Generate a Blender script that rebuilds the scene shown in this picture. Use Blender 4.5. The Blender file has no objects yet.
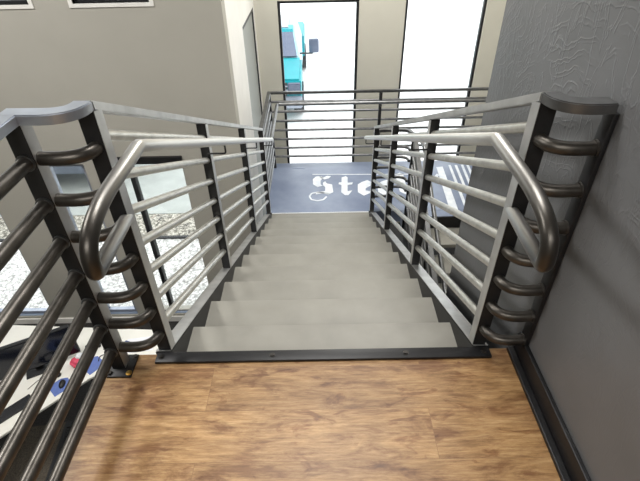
import bpy, bmesh, math, random
from mathutils import Vector, Matrix
random.seed(7)
C = bpy.context.scene.collection
V = Vector

# ------------------------------------------------------------ materials
def new_mat(name):
    m = bpy.data.materials.new(name); m.use_nodes = True
    nt = m.node_tree; b = nt.nodes['Principled BSDF']
    return m, nt, b
def lin(c):
    return tuple((x/12.92 if x <= .04045 else ((x+.055)/1.055)**2.4) for x in [v/255 for v in c]) + (1,)
def coords(nt, scale=(1,1,1), rot=(0,0,0)):
    tc = nt.nodes.new('ShaderNodeTexCoord'); mp = nt.nodes.new('ShaderNodeMapping')
    mp.inputs['Scale'].default_value = scale; mp.inputs['Rotation'].default_value = rot
    nt.links.new(tc.outputs['Object'], mp.inputs['Vector']); return mp.outputs['Vector']
def noise(nt, vec, scale, detail=4, rough=.55, dist=0):
    n = nt.nodes.new('ShaderNodeTexNoise'); n.inputs['Scale'].default_value = scale
    n.inputs['Detail'].default_value = detail; n.inputs['Roughness'].default_value = rough
    n.inputs['Distortion'].default_value = dist
    nt.links.new(vec, n.inputs['Vector']); return n.outputs['Fac']
def ramp(nt, fac, stops):
    r = nt.nodes.new('ShaderNodeValToRGB'); e = r.color_ramp.elements
    e[0].position, e[0].color = stops[0]; e[1].position, e[1].color = stops[-1]
    for p, c in stops[1:-1]:
        x = e.new(p); x.color = c
    nt.links.new(fac, r.inputs['Fac']); return r.outputs['Color']
def bump(nt, b, h, strength, dist=.01):
    n = nt.nodes.new('ShaderNodeBump'); n.inputs['Strength'].default_value = strength
    n.inputs['Distance'].default_value = dist
    nt.links.new(h, n.inputs['Height']); nt.links.new(n.outputs['Normal'], b.inputs['Normal'])
def simple(name, c1, rough=.5, metal=0, c2=None, scale=8, detail=4, bmp=0, bdist=.005, stretch=(1,1,1), spec=.5):
    m, nt, b = new_mat(name)
    b.inputs['Roughness'].default_value = rough; b.inputs['Metallic'].default_value = metal
    b.inputs['Specular IOR Level'].default_value = spec
    v = coords(nt, stretch); f = noise(nt, v, scale, detail)
    c2 = c2 or tuple(max(0, x-8) for x in c1)
    nt.links.new(ramp(nt, f, [(.3, lin(c2)), (.7, lin(c1))]), b.inputs['Base Color'])
    if bmp: bump(nt, b, f, bmp, bdist)
    return m

M = {}
M['steel'] = simple('blackened_steel', (122,123,124), .38, .88, (100,101,102), 14, bmp=.05)
M['rail_steel'] = simple('raw_steel_tube', (138,139,140), .36, .9, (112,113,114), 20, bmp=.04)
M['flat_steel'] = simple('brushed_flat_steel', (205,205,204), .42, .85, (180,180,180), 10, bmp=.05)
M['dark_steel'] = simple('near_black_steel', (40,40,41), .5, .3, (30,30,31), 14, bmp=.05)
M['black'] = simple('black_steel', (30,30,32), .45, .2, (22,22,24), 12)
M['blackplastic'] = simple('black_plastic', (24,25,28), .5, 0, (17,17,20), 12)
M['tube_shaded'] = simple('shaded_gunmetal_tube', (92,88,83), .38, .85, (70,67,63), 20, bmp=.04)  # shaded copy of the rail steel, dim reflections kept in its colour
M['tube_lit'] = simple('lit_brushed_tube', (214,212,206), .36, .9, (190,188,182), 20, bmp=.04)  # lit copy of the rail steel, window reflections kept in its colour
def lit_gradient(name, dark, bright, y0, y1, rough):  # base colour runs dark to bright along y, mimicking reflected light
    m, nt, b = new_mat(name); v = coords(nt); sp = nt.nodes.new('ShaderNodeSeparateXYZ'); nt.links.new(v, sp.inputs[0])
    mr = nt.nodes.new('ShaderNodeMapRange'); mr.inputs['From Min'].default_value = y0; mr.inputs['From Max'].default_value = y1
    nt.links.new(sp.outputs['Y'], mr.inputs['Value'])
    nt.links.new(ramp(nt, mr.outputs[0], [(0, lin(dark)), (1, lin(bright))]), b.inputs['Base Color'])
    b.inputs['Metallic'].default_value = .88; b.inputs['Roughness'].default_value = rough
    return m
M['lit_rail'] = simple('lit_pale_steel', (196,202,212), .34, .85, (172,178,188), 8)  # paler bluish steel, window light put into the rail colour
M['lit_gradient_tube'] = lit_gradient('handrail_lit_gradient_steel', (74,71,67), (212,210,206), -.30, .22, .36)
M['bolt'] = simple('bolt_metal', (72,70,68), .35, .9)
M['brass'] = simple('brass_bolt', (190,160,95), .35, .9)
M['concrete'] = simple('tread_concrete', (140,138,130), .5, 0, (126,124,117), 5, 8, bmp=.08)
M['landing'] = simple('blue_grey_concrete', (136,147,168), .32, 0, (104,115,140), 2.2, 8, bmp=.05)
M['letter'] = simple('matte_floor_white', (232,236,240), .5, 0, (205,212,222), 9)
M['faintletter'] = simple('faint_floor_paint', (150,162,190), .5)
M['taupe'] = simple('taupe_wall_paint', (172,169,160), .8, 0, (167,164,155), 2)
M['cream'] = simple('cream_wall_paint', (205,202,190), .8, 0, (198,195,183), 2)
M['white'] = simple('white_paint', (235,233,228), .6, 0, (225,223,218), 3)
M['white_desk'] = simple('white_laminate', (232,230,222), .45, 0, (222,220,212), 3)
M['ceiling'] = simple('ceiling_paint', (225,224,220), .85)
M['floor_low'] = simple('office_carpet_charcoal', (54,52,50), .95, 0, (28,27,26), 60, 6, bmp=.6)
M['rug'] = simple('woven_brown_rug', (92,84,72), .95, 0, (45,41,36), 90, 6, bmp=.8)
M['frame'] = simple('dark_bronze_frame', (48,49,52), .45, .4)
M['blueframe'] = simple('blue_grey_sill', (118,130,148), .45, .1)
M['gray_blue'] = simple('grey_blue_panel', (118,126,140), .5, .1, (96,104,118), 3)
M['truck'] = simple('teal_car_paint', (0,150,160), .4, .1, (0,135,148), 2)
M['chrome'] = simple('pale_chrome', (165,170,182), .35, .4, (140,146,160), 10)
M['pale_paint'] = simple('pale_blue_paint', (175,205,215), .4, .1, (150,190,205), 2)  # whitish blue, lighter than the teal body
M['windshield'] = simple('windshield_glass', (100,108,128), .2, .2)
M['tyre'] = simple('tyre_rubber', (60,60,62), .8)
M['padblue'] = simple('blue_mouse_pad', (98,118,178), .8, 0, (88,108,168), 20)
M['pink'] = simple('pink_fabric', (226,95,120), .7, 0, (205,70,95), 30)
M['redpl'] = simple('red_plastic', (200,50,55), .5)
M['paper'] = simple('white_paper', (235,236,240), .8)
M['bluebook'] = simple('blue_cover', (40,70,130), .5)
M['key'] = simple('keyboard_keys', (40,41,45), .6)
M['emit'] = None

# wood floor
def wood():
    m, nt, b = new_mat('oak_plank_floor')
    v = coords(nt)
    br = nt.nodes.new('ShaderNodeTexBrick')
    br.offset = .37; br.inputs['Scale'].default_value = 1
    br.inputs['Brick Width'].default_value = 1.22; br.inputs['Row Height'].default_value = .18
    br.inputs['Mortar Size'].default_value = .0008; br.inputs['Mortar Smooth'].default_value = .3
    br.inputs['Color1'].default_value = (0,0,0,1); br.inputs['Color2'].default_value = (1,1,1,1)
    br.inputs['Mortar'].default_value = (.5,.5,.5,1); br.inputs['Bias'].default_value = 0
    mo0 = nt.nodes.new('ShaderNodeMapping'); mo0.inputs['Location'].default_value = (.405, .035, 0)
    nt.links.new(v, mo0.inputs['Vector']); nt.links.new(mo0.outputs['Vector'], br.inputs['Vector'])
    # per-plank offset of the grain
    add = nt.nodes.new('ShaderNodeVectorMath'); add.operation = 'MULTIPLY_ADD'
    add.inputs[1].default_value = (7.3, 3.1, 5.0)
    nt.links.new(br.outputs['Color'], add.inputs[0]); nt.links.new(v, add.inputs[2])
    def mapped(sc):
        mp = nt.nodes.new('ShaderNodeMapping'); mp.inputs['Scale'].default_value = sc
        nt.links.new(add.outputs[0], mp.inputs['Vector']); return mp.outputs['Vector']
    def mul(a, b, f):
        mx = nt.nodes.new('ShaderNodeMix'); mx.data_type = 'RGBA'; mx.blend_type = 'MULTIPLY'; mx.inputs['Factor'].default_value = f
        nt.links.new(a, mx.inputs[6]); nt.links.new(b, mx.inputs[7]); return mx.outputs[2]
    g = noise(nt, mapped((4,40,1)), 2.4, 10, .75, .3)
    base = ramp(nt, g, [(.30, lin((120,90,56))), (.48, lin((156,122,82))), (.72, lin((190,160,118)))])
    pt = noise(nt, mapped((3.6,12,1)), 1.5, 10, .68, .5)
    base = mul(base, ramp(nt, pt, [(.38, (.54,.42,.34,1)), (.50, (.90,.86,.80,1)), (.62, (1.12,1.10,1.05,1))]), 1)
    kt = noise(nt, mapped((6,16,1)), 1.2, 8, .6, .9)
    base = mul(base, ramp(nt, kt, [(.56, (1,1,1,1)), (.64, (.62,.49,.40,1)), (.74, (.36,.25,.18,1))]), .9)
    class _O: pass
    mx = _O(); mx.outputs = {2: base}
    tone = ramp(nt, br.outputs['Color'], [(0, (.88,.86,.84,1)), (1, (1.12,1.12,1.12,1))])
    m2 = nt.nodes.new('ShaderNodeMix'); m2.data_type = 'RGBA'; m2.blend_type = 'MULTIPLY'; m2.inputs['Factor'].default_value = 1
    nt.links.new(mx.outputs[2], m2.inputs[6]); nt.links.new(tone, m2.inputs[7])
    m3 = nt.nodes.new('ShaderNodeMix'); m3.data_type = 'RGBA'; m3.inputs[7].default_value = lin((128,94,60))
    nt.links.new(br.outputs['Fac'], m3.inputs[0]); nt.links.new(m2.outputs[2], m3.inputs[6])
    nt.links.new(m3.outputs[2], b.inputs['Base Color'])
    b.inputs['Roughness'].default_value = .42
    bump(nt, b, g, .12, .004)
    return m
M['wood'] = wood()

# hand trowelled plaster
def plaster():
    m, nt, b = new_mat('charcoal_textured_plaster')
    v = coords(nt)
    def math_(op, a, c):
        n = nt.nodes.new('ShaderNodeMath'); n.operation = op
        for k, q in enumerate((a, c)):
            if isinstance(q, (int, float)): n.inputs[k].default_value = q
            else: nt.links.new(q, n.inputs[k])
        return n.outputs[0]
    wv = nt.nodes.new('ShaderNodeTexWave'); wv.wave_type = 'RINGS'; wv.rings_direction = 'X'; wv.inputs['Scale'].default_value = 7
    wv.inputs['Distortion'].default_value = 9; wv.inputs['Detail'].default_value = 3; wv.inputs['Detail Scale'].default_value = 1.1
    nt.links.new(v, wv.inputs['Vector'])
    ridge = ramp(nt, wv.outputs['Fac'], [(.55, (0,0,0,1)), (.78, (1,1,1,1)), (.95, (.35,.35,.35,1))])
    mask = ramp(nt, noise(nt, v, 4.2, 2, .5, .5), [(.50, (.08,.08,.08,1)), (.62, (1,1,1,1))])
    crease = ramp(nt, noise(nt, coords(nt, (1,1.6,.55), (.25,0,0)), 5.5, 3, .5, 2.2), [(.47, (0,0,0,1)), (.5, (.8,.8,.8,1)), (.53, (0,0,0,1))])
    fine = noise(nt, v, 60, 3)
    hgt = math_('ADD', math_('MULTIPLY', ridge, mask), math_('ADD', math_('MULTIPLY', crease, .8), math_('MULTIPLY', fine, .12)))
    sp = nt.nodes.new('ShaderNodeSeparateXYZ'); nt.links.new(v, sp.inputs[0])
    mr = nt.nodes.new('ShaderNodeMapRange'); mr.inputs['From Min'].default_value = .2; mr.inputs['From Max'].default_value = 1.0
    mr.inputs['To Min'].default_value = .12; mr.inputs['To Max'].default_value = 1
    nt.links.new(sp.outputs['Z'], mr.inputs['Value'])
    bump(nt, b, math_('MULTIPLY', hgt, mr.outputs[0]), .26, .006)
    nt.links.new(ramp(nt, noise(nt, v, 2.5, 3), [(.3, lin((90,91,92))), (.7, lin((102,103,105)))]), b.inputs['Base Color'])
    b.inputs['Roughness'].default_value = .42
    return m
M['plaster'] = plaster()

def gravel(name, c1, c2, c3):
    m, nt, b = new_mat(name)
    v = coords(nt); vo = nt.nodes.new('ShaderNodeTexVoronoi'); vo.inputs['Scale'].default_value = 28
    nt.links.new(v, vo.inputs['Vector'])
    sp = nt.nodes.new('ShaderNodeSeparateColor'); nt.links.new(vo.outputs['Color'], sp.inputs[0])
    col = ramp(nt, sp.outputs[0], [(0, lin(c3)), (.4, lin(c2)), (1, lin(c1))])
    dk = ramp(nt, vo.outputs['Distance'], [(.35, (1,1,1,1)), (.75, (.5,.5,.5,1))])
    mx = nt.nodes.new('ShaderNodeMix'); mx.data_type = 'RGBA'; mx.blend_type = 'MULTIPLY'; mx.inputs['Factor'].default_value = 1
    nt.links.new(col, mx.inputs[6]); nt.links.new(dk, mx.inputs[7])
    nt.links.new(mx.outputs[2], b.inputs['Base Color']); b.inputs['Roughness'].default_value = .9
    bump(nt, b, vo.outputs['Distance'], .4, .01)
    return m
M['gravel'] = gravel('white_gravel', (250,250,248), (232,231,228), (188,186,182))
M['gravel2'] = gravel('grey_gravel', (215,210,198), (165,160,148), (90,86,78))
M['walk'] = simple('pale_walk_concrete', (176,180,176), .8, 0, (160,164,160), 3)
M['lot'] = simple('sunlit_parking_concrete', (236,236,236), .8, 0, (222,222,222), 1)

def glass():
    m = bpy.data.materials.new('window_glass'); m.use_nodes = True; nt = m.node_tree
    for n in list(nt.nodes): nt.nodes.remove(n)
    o = nt.nodes.new('ShaderNodeOutputMaterial'); t = nt.nodes.new('ShaderNodeBsdfTransparent')
    g = nt.nodes.new('ShaderNodeBsdfGlossy'); g.inputs['Roughness'].default_value = .02
    mx = nt.nodes.new('ShaderNodeMixShader'); lw = nt.nodes.new('ShaderNodeLayerWeight'); lw.inputs['Blend'].default_value = .5
    pw = nt.nodes.new('ShaderNodeMath'); pw.operation = 'POWER'; pw.inputs[1].default_value = 4; nt.links.new(lw.outputs['Facing'], pw.inputs[0])
    f = nt.nodes.new('ShaderNodeMath'); f.operation = 'MULTIPLY_ADD'; f.inputs[1].default_value = .6; f.inputs[2].default_value = .03; nt.links.new(pw.outputs[0], f.inputs[0])
    t.inputs['Color'].default_value = (.95,.97,.97,1)
    nt.links.new(f.outputs[0], mx.inputs[0]); nt.links.new(t.outputs[0], mx.inputs[1]); nt.links.new(g.outputs[0], mx.inputs[2])
    nt.links.new(mx.outputs[0], o.inputs['Surface']); return m
M['glass'] = glass()
M['frosted'] = simple('frosted_glass', (150,154,152), .35, 0, (142,146,144), 2)
def emis(name, col, s):
    m, nt, b = new_mat(name)
    b.inputs['Emission Color'].default_value = col; b.inputs['Emission Strength'].default_value = s
    b.inputs['Base Color'].default_value = (.9,.9,.9,1); return m
M['lamp'] = emis('lamp_diffuser', (1,.97,.92,1), 4)

# ------------------------------------------------------------ mesh helpers
def obj(name, bm, mat, parent=None, smooth=True):
    me = bpy.data.meshes.new(name)
    bmesh.ops.recalc_face_normals(bm, faces=bm.faces[:])
    bm.to_mesh(me); bm.free()
    if isinstance(mat, str): mat = M[mat]
    me.materials.append(mat)
    if smooth:
        for p in me.polygons: p.use_smooth = True
        try: me.set_sharp_from_angle(angle=math.radians(38))
        except Exception: pass
    o = bpy.data.objects.new(name, me); C.objects.link(o)
    if parent is not None:
        o.parent = parent; o.matrix_parent_inverse = Matrix.Identity(4)
        o.location = -parent_world(parent)
    return o
def parent_world(p):
    w = V((0,0,0))
    while p is not None:
        w = w + p.location; p = p.parent
    return w
def tag(o, label, cat, group=None, kind=None):
    if label: o['label'] = label
    if cat: o['category'] = cat
    if group: o['group'] = group
    if kind: o['kind'] = kind
    return o
def empty(name, loc, label, cat, group=None):
    o = bpy.data.objects.new(name, None); C.objects.link(o); o.location = loc; o.empty_display_size = .1
    return tag(o, label, cat, group)
def struct(name, bm, mat, parent=None, smooth=False):
    o = obj(name, bm, mat, parent, smooth)
    if parent is None: o['kind'] = 'structure'
    return o
def box(bm, a, b, bev=0):
    """axis aligned box between corners a and b"""
    a, b = V(a), V(b)
    t = bmesh.new(); bmesh.ops.create_cube(t, size=1)
    for v in t.verts:
        v.co = V(((a[i]+b[i])/2 + v.co[i]*abs(b[i]-a[i]) for i in range(3)))
    if bev: bmesh.ops.bevel(t, geom=t.edges[:], offset=bev, segments=2, affect='EDGES', profile=.5)
    merge(bm, t); return bm
def merge(bm, t, mat=None):
    me = bpy.data.meshes.new('tmp'); t.to_mesh(me); t.free()
    if mat is not None: me.transform(mat)
    bm.from_mesh(me); bpy.data.meshes.remove(me)
def B(a, b, bev=0): return box(bmesh.new(), a, b, bev)
def prism(bm, pts, axis, lo, hi, bev=0):
    """extrude a 2-D outline along axis ('x': pts are (y,z); 'z': pts are (x,y); 'y': pts are (x,z))"""
    t = bmesh.new()
    def mk(p, h):
        return {'x': V((h,p[0],p[1])), 'y': V((p[0],h,p[1])), 'z': V((p[0],p[1],h))}[axis]
    A = [t.verts.new(mk(p, lo)) for p in pts]; Bv = [t.verts.new(mk(p, hi)) for p in pts]
    n = len(pts); t.faces.new(A); t.faces.new(Bv[::-1])
    for i in range(n): t.faces.new((A[i], A[(i+1) % n], Bv[(i+1) % n], Bv[i]))
    bmesh.ops.recalc_face_normals(t, faces=t.faces[:])
    if bev: bmesh.ops.bevel(t, geom=t.edges[:], offset=bev, segments=2, affect='EDGES')
    merge(bm, t); return bm
def fillet(pts, rads, seg=8):
    pts = [V(p) for p in pts]; out = [pts[0]]
    for i in range(1, len(pts)-1):
        r = rads if not isinstance(rads, (list, tuple)) else rads[i-1]
        p, a, b = pts[i], pts[i-1], pts[i+1]
        da, db = (a-p), (b-p); la, lb = da.length, db.length; da.normalize(); db.normalize()
        ang = da.angle(db)
        if r <= 0 or abs(ang-math.pi) < 1e-3: out.append(p); continue
        t = min(r/math.tan(ang/2), la*(.97 if i == 1 else .6), lb*(.97 if i == len(pts)-2 else .38))
        A, Bp = p+da*t, p+db*t
        for k in range(seg+1):
            u = k/seg; out.append(A*(1-u)**2 + p*2*u*(1-u) + Bp*u*u)
    out.append(pts[-1]); return out
def tube(bm, path, r, seg=16, cap=True):
    path = [V(p) for p in path]; n = len(path); rings = []
    tn = []
    for i in range(n):
        a = path[max(0,i-1)]; b = path[min(n-1,i+1)]; tn.append((b-a).normalized())
    up = V((0,0,1)) if abs(tn[0].z) < .9 else V((1,0,0))
    nx = tn[0].cross(up).normalized()
    for i in range(n):
        nx = (nx - tn[i]*nx.dot(tn[i])).normalized(); ny = tn[i].cross(nx)
        rings.append([bm.verts.new(path[i] + nx*math.cos(2*math.pi*k/seg)*r + ny*math.sin(2*math.pi*k/seg)*r) for k in range(seg)])
    for i in range(n-1):
        for k in range(seg):
            bm.faces.new((rings[i][k], rings[i][(k+1)%seg], rings[i+1][(k+1)%seg], rings[i+1][k]))
    if cap:
        bm.faces.new(rings[0]); bm.faces.new(rings[-1][::-1])
    return bm
def T(path, r, seg=16): return tube(bmesh.new(), path, r, seg)
def flatbar(path, w, h):
    """rectangular bar: w across (horizontal), h high, hanging below the path; mitred"""
    bm = bmesh.new(); path = [V(p) for p in path]; n = len(path); rings = []
    for i in range(n):
        a = path[max(0,i-1)]; b = path[min(n-1,i+1)]
        d1 = (path[i]-a) if i else (b-path[i]); d2 = (b-path[i]) if i < n-1 else d1
        h1 = V((d1.x,d1.y,0)).normalized(); h2 = V((d2.x,d2.y,0)).normalized()
        m = (h1+h2).normalized(); s = V((m.y,-m.x,0)); k = 1/max(.5, m.dot(h1))
        rings.append([bm.verts.new(path[i]+s*(w/2*k)), bm.verts.new(path[i]-s*(w/2*k)),
                      bm.verts.new(path[i]-s*(w/2*k)-V((0,0,h))), bm.verts.new(path[i]+s*(w/2*k)-V((0,0,h)))])
    for i in range(n-1):
        for k in range(4): bm.faces.new((rings[i][k], rings[i][(k+1)%4], rings[i+1][(k+1)%4], rings[i+1][k]))
    bm.faces.new(rings[0]); bm.faces.new(rings[-1][::-1])
    bmesh.ops.recalc_face_normals(bm, faces=bm.faces[:])
    es = [e for e in bm.edges if len(e.link_faces) == 2 and e.calc_face_angle(0) > .9]
    bmesh.ops.bevel(bm, geom=es, offset=.003, segments=2, affect='EDGES')
    return bm
def cyl(bm, c, r, h, seg=16, axis='z', r2=None):
    t = bmesh.new(); bmesh.ops.create_cone(t, cap_ends=True, segments=seg, radius1=r, radius2=r if r2 is None else r2, depth=h)
    rot = {'z': Matrix.Identity(4), 'x': Matrix.Rotation(math.pi/2, 4, 'Y'), 'y': Matrix.Rotation(math.pi/2, 4, 'X')}[axis]
    merge(bm, t, Matrix.Translation(V(c)) @ rot); return bm
def bolt(c, parent, mat='bolt', r=.0085):
    bm = cyl(bmesh.new(), (c[0],c[1],c[2]+.003), r, .006, 6)
    cyl(bm, (c[0],c[1],c[2]+.001), r*1.35, .002, 16)
    return obj('bolt', bm, mat, parent)

# ------------------------------------------------------------ dimensions
RISE, RUN, SL = .1552, .32, .485
LZ = -11*RISE                 # landing height
GZ = -3.35                    # lower floor
HZ = [.105, .23, .355, .48, .61, .74, .87]
LHZ = [.172+.129*i for i in range(7)]
Y1, Y2, XR, XE = 3.34, 5.6, -.83, 2.62   # storefront wall, back wall, return wall, east wall

# ------------------------------------------------------------ room shell
def wall_holes(name, axis, pos, th, u0, u1, z0, z1, holes, mat):
    """wall in plane axis=pos (thickness th towards +), spanning u0..u1, with rectangular holes (ua,ub,za,zb)"""
    bm = bmesh.new()
    us = sorted({u0, u1} | {h[0] for h in holes} | {h[1] for h in holes})
    for a, b in zip(us, us[1:]):
        hs = sorted([h for h in holes if h[0] <= a+1e-6 and h[1] >= b-1e-6], key=lambda h: h[2])
        z = z0
        for h in hs + [None]:
            top = h[2] if h else z1
            if top > z+1e-4:
                if axis == 'y': box(bm, (a,pos,z), (b,pos+th,top))
                else: box(bm, (pos,a,z), (pos+th,b,top))
            if h: z = h[3]
    bmesh.ops.remove_doubles(bm, verts=bm.verts[:], dist=1e-5)
    return struct(name, bm, mat)
WB, WT = -3.6, 3.0
# storefront wall (taupe), windows: C, B, A and the high ones
Awin, Bwin, Cwin = (-2.36,-1.47,-3.22,-.86), (-3.0,-2.54,-3.22,-.9), (-4.6,-3.70,-3.22,-.9)
hi1, hi2 = (-3.25,-2.5,.655,2.1), (-2.12,-1.45,.655,2.1)
wall_holes('wall_storefront', 'y', Y1, .16, -7.0, XR, WB, WT, [Awin, Bwin, Cwin, (-5.9,-5.0,-3.22,-.9), hi1, hi2, (-4.6,-3.9,.655,2.1)], 'taupe')
Rwin = (4.42, 5.52, -3.1, .2)
wall_holes('wall_return', 'x', XR-.14, .14, Y1+.16, Y2, WB, WT, [Rwin], 'white')
W1, W2 = (-.52,.565,-3.3,.245), (1.18,2.26,-3.3,.42)
wall_holes('wall_back', 'y', Y2, .16, XR-.14, XE+.16, WB, WT, [W1, W2], 'cream')
struct('wall_east', B((XE,-4.2,WB),(XE+.16,Y2,WT)), 'cream')
struct('wall_right', B((.752,-4.2,WB),(.96,.885,WT)), 'plaster')
struct('wall_left', B((-7.16,-4.2,WB),(-7.0,Y1+.16,WT)), 'taupe')
struct('wall_rear', B((-7.16,-4.36,WB),(XE+.16,-4.2,WT)), 'taupe')
cb_ = B((-7.16,-4.36,WT),(XE+.16,Y1+.16,WT+.15)); box(cb_, (XR-.14,Y1+.16,WT),(XE+.16,Y2+.16,WT+.15)); struct('ceiling', cb_, 'ceiling')
fb_ = B((-7.16,-4.36,GZ-.12),(XE+.16,Y1+.16,GZ)); box(fb_, (XR-.14,Y1+.16,GZ-.12),(XE+.16,Y2+.16,GZ)); struct('floor_lower', fb_, 'floor_low')
# upper floor: slab and planks
slab = struct('floor_slab', B((-.80,-4.2,-.30),(.751,.038,-.012)), 'white')
struct('floor', B((-.80,-4.2,-.0118),(.751,.034,0)), 'wood')
bb = bmesh.new(); box(bb, (.736,-4.2,0),(.7515,.03,.098), .003); box(bb, (.712,-4.2,0),(.736,.03,.018), .003)
struct('baseboard_right', bb, 'black')

# ------------------------------------------------------------ windows
def window(n, axis, pos, hole, fw, depth, mat, mullions=(), sill=None, sillmat='blueframe', transom=(), pane='glass'):
    ua, ub, za, zb = hole; bm = bmesh.new()
    def bx(u0,u1,z0,z1,d0=0,d1=depth):
        if axis == 'y': box(bm, (u0,pos+d0,z0),(u1,pos+d1,z1), .002)
        else: box(bm, (pos+d0,u0,z0),(pos+d1,u1,z1), .002)
    bx(ua,ua+fw,za,zb); bx(ub-fw,ub,za,zb); bx(ua+fw,ub-fw,za,za+fw); bx(ua+fw,ub-fw,zb-fw,zb)
    for m in mullions: bx(m-fw/2,m+fw/2,za+fw,zb-fw)
    for t in transom: bx(ua+fw,ub-fw,t-fw/2,t+fw/2)
    w = struct('window_%d' % n, bm, mat)
    g = bmesh.new()
    if axis == 'y': box(g, (ua+fw,pos+depth*.45,za+fw),(ub-fw,pos+depth*.55,zb-fw))
    else: box(g, (pos+depth*.45,ua+fw,za+fw),(pos+depth*.55,ub-fw,zb-fw))
    obj('glass_pane', g, pane, w, False)
    if sill:
        s = B((ua-.03,pos-sill,za-.035),(ub+.03,pos+.02,za+.01), .004)
        obj('window_sill', s, sillmat, w)
    return w
window(1, 'y', Y2+.03, W1, .035, .06, 'frame')
window(2, 'y', Y2+.03, W2, .035, .06, 'frame')
w3 = window(3, 'y', Y1+.05, Awin, .03, .06, 'taupe', sill=.04)
obj('mullion', B((-2.095,Y1+.03,Awin[2]),(-2.045,Y1+.11,Awin[3]), .003), 'frame', w3)
window(4, 'y', Y1+.05, Bwin, .05, .06, 'chrome', sill=.04)
window(5, 'y', Y1+.05, Cwin, .05, .06, 'chrome', sill=.04)
window(6, 'y', Y1+.05, hi1, .03, .05, 'frame', sill=.0)
window(7, 'y', Y1+.05, hi2, .03, .05, 'frame', sill=.0)
window(8, 'x', XR-.035, Rwin, .045, .03, 'frame', pane='frosted')
window(9, 'y', Y1+.05, (-5.9,-5.0,-3.22,-.9), .05, .06, 'chrome', sill=.04)
window(10, 'y', Y1+.05, (-4.6,-3.9,.655,2.1), .03, .05, 'frame')
for n, h in ((1, hi1), (2, hi2)):
    t = bmesh.new(); a, b, z0, z1 = h
    box(t, (a-.035,Y1-.012,z0-.03),(b+.035,Y1+.05,z0)); box(t, (a-.035,Y1-.012,z0),(a,Y1+.05,z1)); box(t, (b,Y1-.012,z0),(b+.035,Y1+.05,z1))
    struct('trim_%d' % n, t, 'white')
# black header bar above the big storefront window
struct('trim_3', B((-2.40,Y1-.03,-.90),(-1.465,Y1+.04,-.82), .004), 'black')

# ------------------------------------------------------------ first flight
fl = empty('staircase', (0,0,0), 'straight concrete stair flight descending from the wood floor to the blue landing', 'staircase')
for k in range(1, 12):
    y0, y1 = RUN*(k-1), RUN*k; z = -RISE*k
    pts = [(y0-.0,z-.05),(y0,z),(y1-.006,z),(y1,z-.006),(y1,z-.05)]
    bm = bmesh.new(); prism(bm, [(y0+.002,z-.06),(y0+.002,z),(y1-.012,z),(y1-.004,z-.003),(y1,z-.012),(y1,z-RISE-.005),(y1-.03,z-RISE-.005),(y1-.03,z-.06)], 'x', -.592, .592, 0)
    obj('tread', bm, 'concrete', fl)
for s in (-1, 1):
    prof = [(.036,.025),(.036,-.30),(3.50,-1.98),(3.50,LZ+.035),(3.44,LZ+.035)]
    prof = [(.036,.012),(.036,-.32),(3.30,-.32-SL*3.264),(3.52,LZ-.20),(3.52,LZ+.02),(3.47,LZ+.02),(3.43,LZ+.037),(3.30,.012-SL*3.264)]
    bm = bmesh.new(); a, b = sorted((s*.585, s*.645)); prism(bm, prof, 'x', a, b, .003)
    sg = obj('stringer', bm, 'dark_steel', fl)
    tp = [V((s*.615,.037,.0165)), V((s*.615,3.30,.0165-SL*3.264)), V((s*.615,3.43,LZ+.042))]
    obj('top_plate', flatbar(tp, .056, .004), 'flat_steel', sg)
bm = B((-.635,-.012,.0),(.643,.036,.012), .002); box(bm, (-.585,.030,-.10),(.585,.036,.0))
eb = obj('edge_bar', bm, 'black', fl)
for x in (-.615,-.19,.32,.618): bolt((x,.012,.012), eb)

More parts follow.
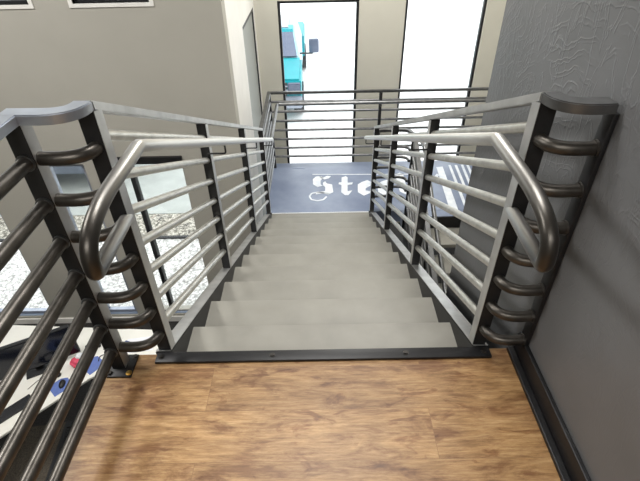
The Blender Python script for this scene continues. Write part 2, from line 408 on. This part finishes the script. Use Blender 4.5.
# ------------------------------------------------------------ guards of the first flight
PY = [.07, 1.17, 2.32, 3.44]
TS, US = .466, .476          # slopes of the top rail and of the tubes
def out_curve(X, ex, s, z, seg=12):
    p0, p1, p2 = V((X,.055,z)), V((X,-.022,z)), V((X+s*.10,-.014,z))
    return [p0*(1-u)**2+p1*2*u*(1-u)+p2*u*u for u in [k/seg for k in range(seg+1)]] + [V((ex+(.016 if s > 0 else 0),-.012,z))]
def stair_guard(s, name, label):
    g = empty(name, (s*.61,.07,0), label, 'railing')
    X = s*.610; hw = .024
    for i, y in enumerate(PY):
        zt = .975-TS*(y-.07); zb = -SL*(y-.036)+.016
        if i == 0: zb = -.001
        bm = prism(bmesh.new(), [(y-hw,zb+SL*hw*.9),(y+hw,zb-SL*hw),(y+hw,zt-SL*hw),(y-hw,zt+(SL*hw*.2 if i else 0))], 'x', X-hw, X+hw, .002)
        obj('post', bm, 'dark_steel', g)  # near-black body holds the shaded side of the post
        xi = X - s*hw
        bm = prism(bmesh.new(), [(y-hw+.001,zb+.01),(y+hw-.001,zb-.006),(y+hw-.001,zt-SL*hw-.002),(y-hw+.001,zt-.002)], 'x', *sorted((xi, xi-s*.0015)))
        obj('lit_inner_face', bm, 'flat_steel', g)  # thin paler skin colours the inner side as if lit
    ex = .722 if s > 0 else -.762
    zt = 1.0
    obj('sloped_top_rail', flatbar([(X,3.462,zt-TS*(3.462-.07)), (X,.055,zt)], .050, .028), 'flat_steel', g)  # paler steel here carries the reflected window light in its colour
    obj('curved_top_rail', flatbar(out_curve(X, ex, s, zt)[:-1]+[V((ex+(.016 if s > 0 else -.025),-.012,zt))], .050, .028), 'steel' if s > 0 else 'lit_rail', g)  # left rail coloured paler than the right to suggest window light
    for z in HZ:
        obj('rail_tube', T([(X,.085,z+.02),(X,3.44,z+.02-US*(3.44-.085))], .0165), 'tube_lit', g)
        obj('curved_rail_tube', T(out_curve(X, ex, s, z), .0192), 'tube_shaded', g)
        bm = cyl(bmesh.new(), (ex+(.011 if s > 0 else .022),-.012,z), .023, .006, 20, 'x'); obj('weld_collar', bm, 'tube_shaded', g)
    hx = s*.50
    p = fillet([(hx,3.42,-.69),(hx,.06,.866),(hx,-.14,.866)], .05, 10)
    b0, b1, b2 = V((hx,-.14,.866)), V((hx,-.338,.866)), V((hx,-.346,.785))
    bow = [b0*(1-t)**2+b1*2*t*(1-t)+b2*t*t for t in [k/14 for k in range(15)]]
    q = bow + fillet([b2, V((hx+s*.003,-.346,.748)), V((s*.594,.045,.628))], .034, 10)[1:] + [V((s*.606,.085,.615))]
    h = obj('handrail', T(p, .0195, 20), 'lit_gradient_tube', g)
    obj('handrail_return', T(q, .0195, 20), 'lit_gradient_tube', h)
    for y in PY[1:]:
        zc = .868-.464*(y-.06)
        obj('handrail_bracket', T(fillet([(X-s*.01,y-.03,zc-.055),(hx,y-.03,zc-.055),(hx,y-.03,zc-.0)], .012, 6), .005, 10), 'black', h)
    return g
gl = stair_guard(-1, 'stair_railing', 'long steel railing left of the stair flight running from the corner post to the landing')
gr = stair_guard(1, 'stair_railing', 'steel railing right of the stair flight with curved bars joining the charcoal wall')
# flat wall bar for the right guard
obj('wall_bar', B((.737,-.034,.10),(.7518,.012,.972), .002), 'black', gr)
# lower returns from the end of the right guard to the second flight
for z in LHZ:
    zz = LZ+z
    obj('curved_rail_tube', T(fillet([(.608,3.45,zz),(.608,3.60,zz),(1.0,3.60,zz),(1.0,3.50,zz)], .1, 8), .0165), 'steel', gr)
obj('curved_top_rail', flatbar(fillet([(.608,3.45,LZ+1.03),(.608,3.60,LZ+1.03),(1.0,3.60,LZ+1.03),(1.0,3.50,LZ+1.03)], .1, 8), .044, .03), 'steel', gr)

# ------------------------------------------------------------ upper left level guard
ug = empty('landing_guardrail', (-.762,-.012,0), 'level steel guardrail of thick bars on the left edge of the wood floor', 'railing')
for i, y in enumerate((-.012, -1.7, -3.3)):
    obj('post', B((-.786,y-.024,.006),(-.738,y+.024,.972), .002), 'dark_steel', ug)
    if i == 0:
        obj('lit_inner_face', B((-.7382,y-.022,.01),(-.7368,y+.022,.970)), 'flat_steel', ug)  # paler skin again, giving the corner post a lit side
    pl = obj('base_plate', B((-.799,y-.06,.0),(-.707,y+.042,.009), .002), 'dark_steel', ug)
    for bx_, by_, mt in ((-.718,y-.045,'brass'),(-.718,y+.03,'bolt'),(-.790,y-.045,'bolt')): bolt((bx_,by_,.009), pl, mt)
obj('top_rail', flatbar([(-.762,-.033,1.0),(-.762,-4.19,1.0)], .050, .028), 'lit_rail', ug)
for z in HZ:
    obj('rail_tube', T([(-.762,-.025,z),(-.762,-4.19,z)], .0192), 'tube_shaded', ug)
    obj('weld_collar', cyl(bmesh.new(), (-.762,-.040,z), .024, .006, 20, 'y'), 'steel', ug)

# ------------------------------------------------------------ landing
struct('trim_6', B((-.585,3.519,LZ-.05),(.585,3.531,LZ+.0015)), 'paper')
ld = struct('floor_landing', B((-.66,3.531,LZ-.16),(2.60,4.80,LZ), .002), 'landing')
lt = bmesh.new()
box(lt, (.98,3.40,LZ-.16),(2.60,3.526,LZ)); struct('floor_landing_extension', lt, 'landing')
struct('trim_4', B((.98,3.385,LZ-.155),(2.60,3.40,LZ-.004)), 'black')
# letters painted on the landing
def flat(polys, z0, z1):
    bm = bmesh.new()
    for p in polys: prism(bm, p, 'z', z0, z1)
    return bm
S1=[(-0.093,4.327),(-0.053,4.395),(0.029,4.406),(0.04,4.345),(0.011,4.286),(0.01,4.187),(0.037,4.15),(-0.031,4.122),(-0.088,4.19)]
S2=[(-0.006,4.407),(0.052,4.368),(0.099,4.413),(0.153,4.401),(0.121,4.342),(0.062,4.312),(0.028,4.345)]
S3=[(0.043,4.23),(0.073,4.266),(0.095,4.206),(0.163,4.181),(0.172,3.986),(0.111,3.934),(0.068,3.969),(-0.054,3.939),(-0.054,3.981),(0.069,4.019),(0.07,4.119),(0.042,4.164)]
SW=[(0.111,3.942),(0.035,3.978),(-0.032,3.993),(-0.109,3.966),(-0.135,3.893),(-0.109,3.818),(-0.033,3.788),(0.043,3.813),(0.084,3.885)]
tt=[(0.296,4.358),(0.356,4.394),(0.377,4.355),(0.37,4.218),(0.439,4.225),(0.428,4.172),(0.366,4.161),(0.357,4.001),(0.419,4.02),(0.363,3.908),(0.319,3.91),(0.274,3.982),(0.287,4.164),(0.247,4.187),(0.256,4.232),(0.29,4.23)]
ee=[(0.503,4.169),(0.565,4.234),(0.638,4.277),(0.679,4.23),(0.675,4.141),(0.597,4.069),(0.592,4.014),(0.656,3.99),(0.641,3.948),(0.559,3.889),(0.489,3.975)]
def stroke(pts, w):
    pts = [V((a,b,0)) for a,b in fillet2(pts)]
    L, R = [], []
    for i in range(len(pts)):
        d = (pts[min(len(pts)-1,i+1)]-pts[max(0,i-1)]).normalized(); n = V((-d.y,d.x,0))*w/2
        L.append(pts[i]+n); R.append(pts[i]-n)
    return [(q.x,q.y) for q in L+R[::-1]]
def fillet2(pts):
    return [(p.x,p.y) for p in fillet([(a,b,0) for a,b in pts], .05, 5)]
lz0, lz1 = LZ+.0005, LZ+.0035
lroot = empty('floor_lettering', (.3,4.1,LZ), 'large white blackletter word painted on the blue grey stair landing', 'lettering')
obj('letter_s', flat([S1,S2,S3,stroke(SW,.022)], lz0, lz1), 'letter', lroot, False)
obj('letter_t', flat([tt], lz0, lz1), 'letter', lroot, False)
def hole_e(dx):
    o = [(a+dx,b) for a,b in ee]
    return [o]
obj('letter_e', flat(hole_e(0), lz0, lz1), 'letter', lroot, False)
obj('letter_e', flat(hole_e(.26), lz0, lz1), 'letter', lroot, False)
obj('letter_l', flat([[(1.03,4.42),(1.10,4.46),(1.14,4.42),(1.13,4.02),(1.18,4.0),(1.13,3.90),(1.08,3.91),(1.03,3.98)]], lz0, lz1), 'letter', lroot, False)
obj('rule_line', flat([[(-.1,4.468),(1.3,4.42),(1.3,4.402),(-.1,4.450)]], lz0, lz1), 'letter', lroot, False)
obj('short_line', flat([[(-.379,4.655),(-.21,4.650),(-.21,4.634),(-.378,4.639)]], lz0, lz1), 'faintletter', lroot, False)
sroot = empty('floor_stripes', (1.8,4.1,LZ), 'white stripes lying on the landing beside the charcoal wall end', 'floor marking')  # flat white quads set just above the landing surface
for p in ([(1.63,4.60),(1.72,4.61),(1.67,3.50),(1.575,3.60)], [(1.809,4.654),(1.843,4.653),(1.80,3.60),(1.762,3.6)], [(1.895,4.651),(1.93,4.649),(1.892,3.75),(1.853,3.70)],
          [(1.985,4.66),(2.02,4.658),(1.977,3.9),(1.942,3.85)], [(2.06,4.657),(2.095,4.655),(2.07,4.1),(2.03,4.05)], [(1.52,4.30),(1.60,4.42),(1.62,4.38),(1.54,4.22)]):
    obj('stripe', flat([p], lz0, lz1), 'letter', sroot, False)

# landing guard: left side and back
GY, GX = 4.68, -.625
lg = empty('landing_railing', (GX,GY,LZ), 'steel railing around the blue landing in front of the tall windows', 'railing')
for x, y in ((GX,GY),(.80,GY),(2.55,GY),(GX,3.62)):
    zt = LZ+1.055
    obj('post', B((x-.019,y-.019,LZ),(x+.019,y+.019,zt), .002), 'dark_steel', lg)
obj('top_rail', flatbar([(GX,3.47,LZ+1.08),(GX,GY,LZ+1.08),(2.60,GY,LZ+1.08)], .044, .03), 'steel', lg)
for z in LHZ:
    z2 = LZ+z
    obj('rail_tube', T([(GX,3.47,z2),(GX,GY,z2),], .0165), 'rail_steel', lg)
    obj('rail_tube', T([(GX,GY,z2),(2.60,GY,z2)], .0165), 'rail_steel', lg)
h = obj('handrail', T(fillet([(-.525,3.56,LZ+.945),(-.525,GY-.08,LZ+.945),(2.25,GY-.08,LZ+.945)], .06, 10), .0215, 20), 'rail_steel', lg)
for x in (.80, 2.2): obj('handrail_bracket', T(fillet([(x,GY,LZ+.88),(x,GY-.08,LZ+.88),(x,GY-.08,LZ+.93)], .015, 6), .006, 10), 'black', h)

# ------------------------------------------------------------ second flight (comes back under the wall side)
f2 = empty('lower_staircase', (1.5,3.38,LZ), 'lower stair flight of open concrete treads going down beside the charcoal wall', 'staircase')
for k in range(1, 11):
    z = LZ-RISE*k; y1 = 3.385-RUN*(k-1)
    bm = B((1.06,y1-.335,z-.045),(2.25,y1-.01,z), .003)
    obj('tread', bm, 'concrete', f2)
for x in (1.0, 2.25):
    pr = [(3.385,LZ+.02),(3.385,LZ-.28),(3.385-3.2,LZ-.28-SL*3.2),(3.385-3.3,GZ),(3.385-3.3,LZ+.02-SL*3.3)]
    obj('stringer', prism(bmesh.new(), pr, 'x', x, x+.055, .003), 'black', f2)
g2 = empty('lower_stair_railing', (1.02,3.43,LZ), 'steel railing of the lower stair flight seen end on behind the right railing', 'railing')
for i, y in enumerate((3.43, 2.3, 1.2)):
    zo = LZ-SL*(3.43-y)
    obj('post', B((1.0,y-.019,zo-.0),(1.04,y+.019,zo+1.0), .002), 'dark_steel', g2)
obj('top_rail', flatbar([(1.02,3.50,LZ+1.03),(1.02,3.40,LZ+1.03),(1.02,.2,LZ+1.03-SL*3.2)], .044, .03), 'steel', g2)
for z in LHZ: obj('rail_tube', T([(1.02,3.44,LZ+z),(1.02,.2,LZ+z-SL*3.24)], .0165), 'rail_steel', g2)
obj('handrail', T(fillet([(1.13,3.62,LZ+.90),(1.13,3.40,LZ+.90),(1.13,.2,LZ+.90-SL*3.2)], .06, 8), .0215, 18), 'rail_steel', g2)

# ------------------------------------------------------------ office below
DZ = GZ+.75
dk = empty('desk', (-2.6,2.0,GZ), 'white corner desk below the upper floor beside the storefront windows', 'desk')
pts = [(-3.75,.45),(-3.03,1.21),(-2.43,1.85),(-2.30,1.93),(-1.35,1.93),(-1.35,2.46),(-3.75,2.62)]
obj('desktop', prism(bmesh.new(), pts, 'z', DZ-.03, DZ, .004), 'white_desk', dk)
for x, y in ((-3.65,.65),(-2.5,1.98),(-1.42,2.0),(-1.42,2.4),(-3.65,2.5)):
    obj('leg', B((x-.025,y-.025,GZ),(x+.025,y+.025,DZ-.03), .003), 'black', dk)
obj('modesty_panel', B((-2.3,2.36,GZ+.2),(-1.45,2.38,DZ-.03)), 'black', dk)
ang = math.atan2(.64,.60)
def local(cx, cy, a, z=DZ): return Matrix.Translation((cx,cy,z)) @ Matrix.Rotation(a, 4, 'Z')
def placed(name, fn, mat, m, parent=None, smooth=True):
    t = bmesh.new(); fn(t); b = bmesh.new(); merge(b, t, m); return obj(name, b, mat, parent, smooth)
# monitor (wide black screen)
mo = empty('computer_monitor', (-2.98,1.99,DZ), 'wide black computer monitor standing on the white desk', 'monitor')
ma = math.atan2(2.111-1.84, -2.659+3.172)
m = local(-3.0, 1.95, ma)
placed('screen_housing', lambda t: box(t, (-.42,-.0,.06),(.42,.045,.46), .006), 'blackplastic', m, mo)
placed('screen', lambda t: box(t, (-.405,-.003,.075),(.405,.0,.445)), simple('dark_screen', (20,24,38), .15), m, mo)
placed('stand_neck', lambda t: box(t, (-.04,.04,.0),(.04,.08,.3), .004), 'blackplastic', m, mo)
placed('stand_base', lambda t: box(t, (-.13,-.06,.0),(.13,.13,.012), .004), 'blackplastic', m, mo)
# keyboard
kb = empty('keyboard', (-3.0,1.54,DZ), 'black computer keyboard on the white desk', 'keyboard')
m = local(-3.06, 1.47, ang)
placed('keyboard_case', lambda t: box(t, (-.2,-.065,.0),(.2,.065,.016), .004), 'blackplastic', m, kb)
def keys(t):
    for r in range(5):
        for c in range(15):
            box(t, (-.19+c*.0255,-.055+r*.022,.016),(-.19+c*.0255+.021,-.055+r*.022+.018,.021))
placed('keys', keys, 'key', m, kb, False)
# mouse pads and mouse
def pad(cx, cy, a, label, w=.19, d=.17):
    pts = [(-w/2,-d/2),(w/2,-d/2),(w/2,d*.28),(w*.22,d/2),(-w*.22,d/2),(-w/2,d*.28)]
    o = placed('mouse_pad', lambda t: prism(t, pts, 'z', 0, .004), 'padblue', local(cx,cy,a), None, False)
    tag(o, label, 'mouse pad', 'blue mouse pads'); return o
pad(-2.70, 1.755, ang, 'blue mouse pad under the black mouse')
pad(-2.47, 2.02, ang+.1, 'empty blue mouse pad beside the guardrail post', .19, .2)
def mouse(t):
    bmesh.ops.create_uvsphere(t, u_segments=20, v_segments=12, radius=1)
    for v in t.verts: v.co = V((v.co.x*.032, v.co.y*.055, max(0, v.co.z)*.034))
mo_ = placed('computer_mouse', mouse, 'blackplastic', local(-2.69,1.775,ang-.6,DZ+.0045)); tag(mo_, 'small black computer mouse on a blue pad', 'mouse')
wh = placed('scroll_wheel', lambda t: cyl(t, (0,.025,.029), .008, .006, 14, 'x'), 'key', local(-2.69,1.775,ang-.6,DZ+.0045)); wh.parent = mo_
# webcam-like round black gadget with red tips
gd = empty('headset', (-2.86,1.98,DZ), 'small round black headset lying in front of the monitor', 'headset')
m = local(-2.845,1.86,.4)
placed('headband', lambda t: tube(t, [(.075*math.cos(a), .055*math.sin(a), .014) for a in [i*math.pi/12 for i in range(0,22)]], .008, 10), 'blackplastic', m, gd)
for dx in (-.07,.07): placed('ear_cushion', lambda t, dx=dx: cyl(t, (dx,0,.018), .03, .03, 18), 'blackplastic', m, gd)
placed('red_tip', lambda t: cyl(t, (.03,.05,.02), .012, .02, 12), 'redpl', m, gd)
# white cable
cb = obj('cable', T(fillet([(-3.02,1.72,DZ+.004),(-2.95,1.86,DZ+.004),(-2.88,1.72,DZ+.004),(-2.85,1.60,DZ+.004),(-2.78,1.55,DZ+.004)], .06, 8), .0035, 8), simple('grey_cable', (120,118,112), .5))
tag(cb, 'thin grey cable curling across the white desk by the keyboard', 'cable')
# pink toy / pouch
pk = empty('pink_pouch', (-2.62,2.03,DZ), 'crumpled pink and white pouch on the desk behind the mouse pads', 'pouch')
def blob(t, sx, sy, sz, seed):
    bmesh.ops.create_icosphere(t, subdivisions=3, radius=1); rr = random.Random(seed)
    ph = [rr.uniform(0,6) for _ in range(6)]
    for v in t.verts:
        k = 1+.16*math.sin(5*v.co.x+ph[0])*math.sin(4*v.co.y+ph[1])+.1*math.sin(9*v.co.z+ph[2]+3*v.co.x)
        v.co = V((v.co.x*sx*k, v.co.y*sy*k, max(-.6, v.co.z)*sz*k+sz*.78))
placed('pouch_body', lambda t: blob(t, .075,.06,.05, 3), 'pink', local(-2.62,2.03,.5), pk)
placed('white_flap', lambda t: blob(t, .04,.035,.03, 5), 'paper', local(-2.60,2.07,.5,DZ+.06), pk)
placed('red_zip', lambda t: box(t, (-.05,-.064,.03),(.04,-.05,.04), .003), 'redpl', local(-2.62,2.03,.5), pk)
bs = empty('spectacles', (-2.70,2.15,DZ), 'black folded spectacles behind the pink pouch', 'spectacles')
for dx in (-.05,.05): placed('lens', lambda t, dx=dx: cyl(t, (dx,0,.036), .034, .006, 18, 'y'), 'blackplastic', local(-2.54,2.24,.2), bs)
placed('temple_arm', lambda t: tube(t, [(-.08,.0,.03),(-.06,.04,.012),(.08,.05,.012)], .004, 8), 'blackplastic', local(-2.54,2.24,.2), bs)
placed('temple_arm', lambda t: tube(t, [(.08,.0,.03),(.06,.06,.01),(-.08,.07,.01)], .004, 8), 'blackplastic', local(-2.54,2.24,.2), bs)
tg = obj('earphones', T(fillet([(-2.43,2.22,DZ+.005),(-2.34,2.26,DZ+.005),(-2.36,2.16,DZ+.005),(-2.44,2.13,DZ+.005),(-2.42,2.06,DZ+.009)], .05, 8), .005, 8), 'blackplastic')
tag(tg, 'black earphone lead curled beside the empty blue mouse pad', 'earphones')
# papers and blue book
pp = placed('paper_sheet', lambda t: box(t, (-.15,-.105,0),(.15,.105,.002)), 'paper', local(-2.04,2.28,.15), None, False); tag(pp, 'white paper sheet lying under the blue leaflet', 'paper')
bk = empty('blue_leaflet', (-2.12,2.24,DZ), 'dark blue and white leaflet on the desk behind the guardrail post', 'leaflet')
placed('cover', lambda t: box(t, (-.05,-.09,.002),(.05,.09,.008), .001), 'bluebook', local(-2.20,2.24,-.35), bk)
placed('printed_panel', lambda t: box(t, (-.035,-.03,.008),(.03,.05,.0085)), 'paper', local(-2.20,2.24,-.35), bk, False)
struct('baseboard_left', B((-6.9,Y1-.02,GZ),(XR-.02,Y1,GZ+.09)), 'white')
# rug under the desk
rg = obj('rug', prism(bmesh.new(), [(-3.35,.55),(-2.80,.55),(-2.92,1.80),(-3.3,1.75)], 'z', GZ, GZ+.012), 'rug'); tag(rg, 'brown woven rug on the dark office floor', 'rug')
fr = bmesh.new()
for i in range(60):
    u = i/59; x = -2.80*(1-u)-2.92*u; y = .55*(1-u)+1.80*u
    box(fr, (x,y-.012,GZ+.001),(x+random.uniform(.03,.09),y+.010,GZ+.014))
fo = obj('fringe', fr, 'blackplastic'); fo.parent = rg; fo['kind'] = 'stuff'

# ------------------------------------------------------------ outdoors
OZ = GZ-.05
struct('ground_lot', B((-40,Y2+.16,OZ-.2),(40,60,OZ-.03)), 'lot')
g = obj('gravel_bed', B((-12,Y1+.17,OZ-.2),(XR-.15,5.30,OZ)), 'gravel'); tag(g, 'bed of white gravel right outside the storefront windows', 'gravel', kind='stuff')
g = obj('gravel_strip', B((-12,5.36,OZ-.2),(XR-.14,6.1,OZ-.01)), 'gravel2'); tag(g, 'strip of darker gravel beyond the white gravel bed', 'gravel', kind='stuff')
struct('trim_5', B((-12,5.30,OZ-.2),(XR-.14,5.36,OZ+.03)), 'tyre')
struct('ground_walk', B((-12,6.1,OZ-.2),(XR-.3,10.5,OZ)), 'walk')

# teal pickup seen through the left tall window
tk = empty('pickup_truck', (-1.3,11,OZ), 'teal pickup truck parked facing the left tall window', 'truck')
tx0, tx1, ty = -2.25, -.42, 10.2
def side(pts, x0, x1, name, mat, bev=.05, parent=tk): return obj(name, prism(bmesh.new(), pts, 'x', x0, x1, bev), mat, parent)
z = OZ
side([(ty+.0,z+.75),(ty+.05,z+1.08),(ty+.5,z+1.16),(ty+1.35,z+1.25),(ty+1.35,z+.45),(ty+.1,z+.45)], tx0, tx1, 'hood', 'truck')
side([(ty+1.35,z+.45),(ty+1.35,z+1.25),(ty+2.05,z+1.78),(ty+3.6,z+1.80),(ty+3.9,z+1.25),(ty+3.9,z+.45)], tx0+.06, tx1-.06, 'cab', 'pale_paint')
side([(ty+1.93,z+1.735),(ty+1.98,z+1.80),(ty+2.35,z+1.83),(ty+2.35,z+1.77)], tx0+.10, tx1-.10, 'roof_strip', 'truck', .01)
side([(ty+3.9,z+.5),(ty+3.9,z+1.2),(ty+5.7,z+1.2),(ty+5.7,z+.5)], tx0, tx1, 'cargo_bed', 'truck')
side([(ty+1.33,z+1.27),(ty+1.31,z+1.29),(ty+1.97,z+1.765),(ty+2.0,z+1.74)], tx0+.14, tx1-.12, 'windshield', 'windshield', 0)
side([(ty+2.1,z+1.79),(ty+2.1,z+1.83),(ty+3.5,z+1.84),(ty+3.5,z+1.79)], tx0+.25, tx1-.25, 'roof_panel', 'chrome', .01)
side([(ty-.04,z+.72),(ty-.03,z+1.02),(ty+.05,z+1.02),(ty+.05,z+.72)], tx0+.35, tx1-.35, 'grille', 'tyre', .01)
for i in range(3): side([(ty-.06,z+.76+i*.09),(ty-.06,z+.79+i*.09),(ty-.03,z+.79+i*.09),(ty-.03,z+.76+i*.09)], tx0+.33, tx1-.33, 'grille_bar', 'chrome', .004)
side([(ty-.14,z+.42),(ty-.14,z+.68),(ty+.05,z+.70),(ty+.05,z+.42)], tx0-.02, tx1+.02, 'bumper', 'chrome', .03)
for a, b in ((tx0+.02,tx0+.33),(tx1-.33,tx1-.02)): side([(ty-.03,z+.74),(ty-.02,z+1.0),(ty+.08,z+1.03),(ty+.08,z+.74)], a, b, 'headlight', 'windshield', .02)
for x in (tx0+.1, tx1-.1):
    for yy in (ty+.85, ty+4.6):
        w = obj('wheel', cyl(bmesh.new(), (x,yy,z+.38), .38, .26, 28, 'x'), 'tyre', tk)
        obj('hub_cap', cyl(bmesh.new(), (x+(.135 if x > -1.3 else -.135),yy,z+.38), .2, .02, 20, 'x'), 'chrome', w)
for s_, x in ((1, tx1), (-1, tx0)):
    mr = obj('door_mirror', B((x+.19 if s_>0 else x-.46,ty+1.5,z+1.30),(x+.46 if s_>0 else x-.19,ty+1.62,z+1.66), .04), 'windshield', tk)
    obj('mirror_arm', B((min(x-s_*.06,x+s_*.3),ty+1.53,z+1.27),(max(x-s_*.06,x+s_*.3),ty+1.58,z+1.31), .01), 'tyre', mr)
for nm in ('cab','windshield','roof_panel','roof_strip'):
    o = next(c for c in tk.children if c.name.split('.')[0] == nm)
    for v in o.data.vertices:
        h = min(1, max(0, (v.co.z-(z+1.25))/.55)); v.co.x = -1.335+(v.co.x+1.335)*(1-.17*h)
# grey-blue van beyond the walk, left
vn = empty('parked_van', (-5.6,9.5,OZ), 'grey blue van parked beyond the pale concrete walk', 'van')
side([(7.0,z+.35),(6.95,z+1.2),(7.1,z+1.9),(7.25,z+2.0),(8.8,z+2.0),(8.9,z+.35)], -8.4, -4.12, 'van_body', 'gray_blue', .05, vn)
side([(6.93,z+1.24),(7.06,z+1.80),(7.12,z+1.80),(7.0,z+1.24)], -8.1, -6.4, 'side_window', 'windshield', .005, vn)
side([(6.93,z+1.24),(7.06,z+1.80),(7.12,z+1.80),(7.0,z+1.24)], -6.2, -4.5, 'side_window', 'windshield', .005, vn)
side([(6.93,z+.66),(6.93,z+.76),(6.99,z+.76),(6.99,z+.66)], -8.5, -4.4, 'side_moulding', 'chrome', .005, vn)
for x in (-7.5, -6.1):
    w = obj('wheel', cyl(bmesh.new(), (x,7.1,z+.34), .34, .22, 28, 'y'), 'tyre', vn)
    obj('hub_cap', cyl(bmesh.new(), (x,6.98,z+.34), .18, .02, 20, 'y'), 'chrome', w)

# ------------------------------------------------------------ ceiling lights (out of view, mostly added as fill)
def lamp(x, y, sx, sy, w, label):
    e = empty('unseen_ceiling_light', (x,y,WT-.04), label, 'ceiling light', 'flat ceiling lights')
    fr = bmesh.new(); hx, hy = sx/2, sy/2
    for a, b in (((x-hx-.03,y-hy-.03,WT-.05),(x-hx,y+hy+.03,WT)), ((x+hx,y-hy-.03,WT-.05),(x+hx+.03,y+hy+.03,WT)), ((x-hx,y-hy-.03,WT-.05),(x+hx,y-hy,WT)), ((x-hx,y+hy,WT-.05),(x+hx,y+hy+.03,WT))): box(fr, a, b)
    obj('light_frame', fr, 'white', e)
    obj('diffuser', B((x-hx,y-hy,WT-.03),(x+hx,y+hy,WT-.02)), 'lamp', e)
    L = bpy.data.lights.new('unseen_ceiling_lamp', 'AREA'); L.shape = 'RECTANGLE'; L.size = sx; L.size_y = sy; L.energy = w; L.color = (1,.98,.95)
    o = bpy.data.objects.new('unseen_ceiling_lamp', L); C.objects.link(o); o.location = (x,y,WT-.06)
lamp(-.5, -2.9, 2.2, 1.2, 60, 'square ceiling light over the wood floor')
lamp(0.6, 4.2, 1.0, 1.2, 115, 'unseen ceiling light added to brighten the landing and back wall')
lamp(0.0, .9, 1.2, .6, 60, 'narrow unseen ceiling light added to brighten the upper charcoal wall')
lamp(-3.4, .8, 1.2, 1.2, 150, 'square unseen ceiling light added as fill over the office desk')

# daylight
w = bpy.data.worlds.new('sky'); bpy.context.scene.world = w; w.use_nodes = True
nt = w.node_tree; bg = nt.nodes['Background']
bg.inputs['Color'].default_value = (.98,.99,1,1); bg.inputs['Strength'].default_value = 3.2

# ------------------------------------------------------------ camera
cam = bpy.data.cameras.new('camera'); co = bpy.data.objects.new('camera', cam); C.objects.link(co)
cam.sensor_width = 36; cam.lens = 461.887/640*36; cam.clip_start = .02
r = V((0.9998285,-0.00902886,-0.01616938)); u = V((0.01832534,0.60841423,0.79340804)); f = V((-0.00267411,0.79356828,-0.60847534))
R3 = Matrix((r,u,-f)).transposed()
co.matrix_world = Matrix.Translation((0.00516,-1.12517,1.43161)) @ R3.to_4x4()
bpy.context.scene.camera = co
sc = bpy.context.scene
sc.view_settings.view_transform = 'Standard'; sc.view_settings.look = 'None'
sc.view_settings.exposure = 0; sc.view_settings.gamma = 1
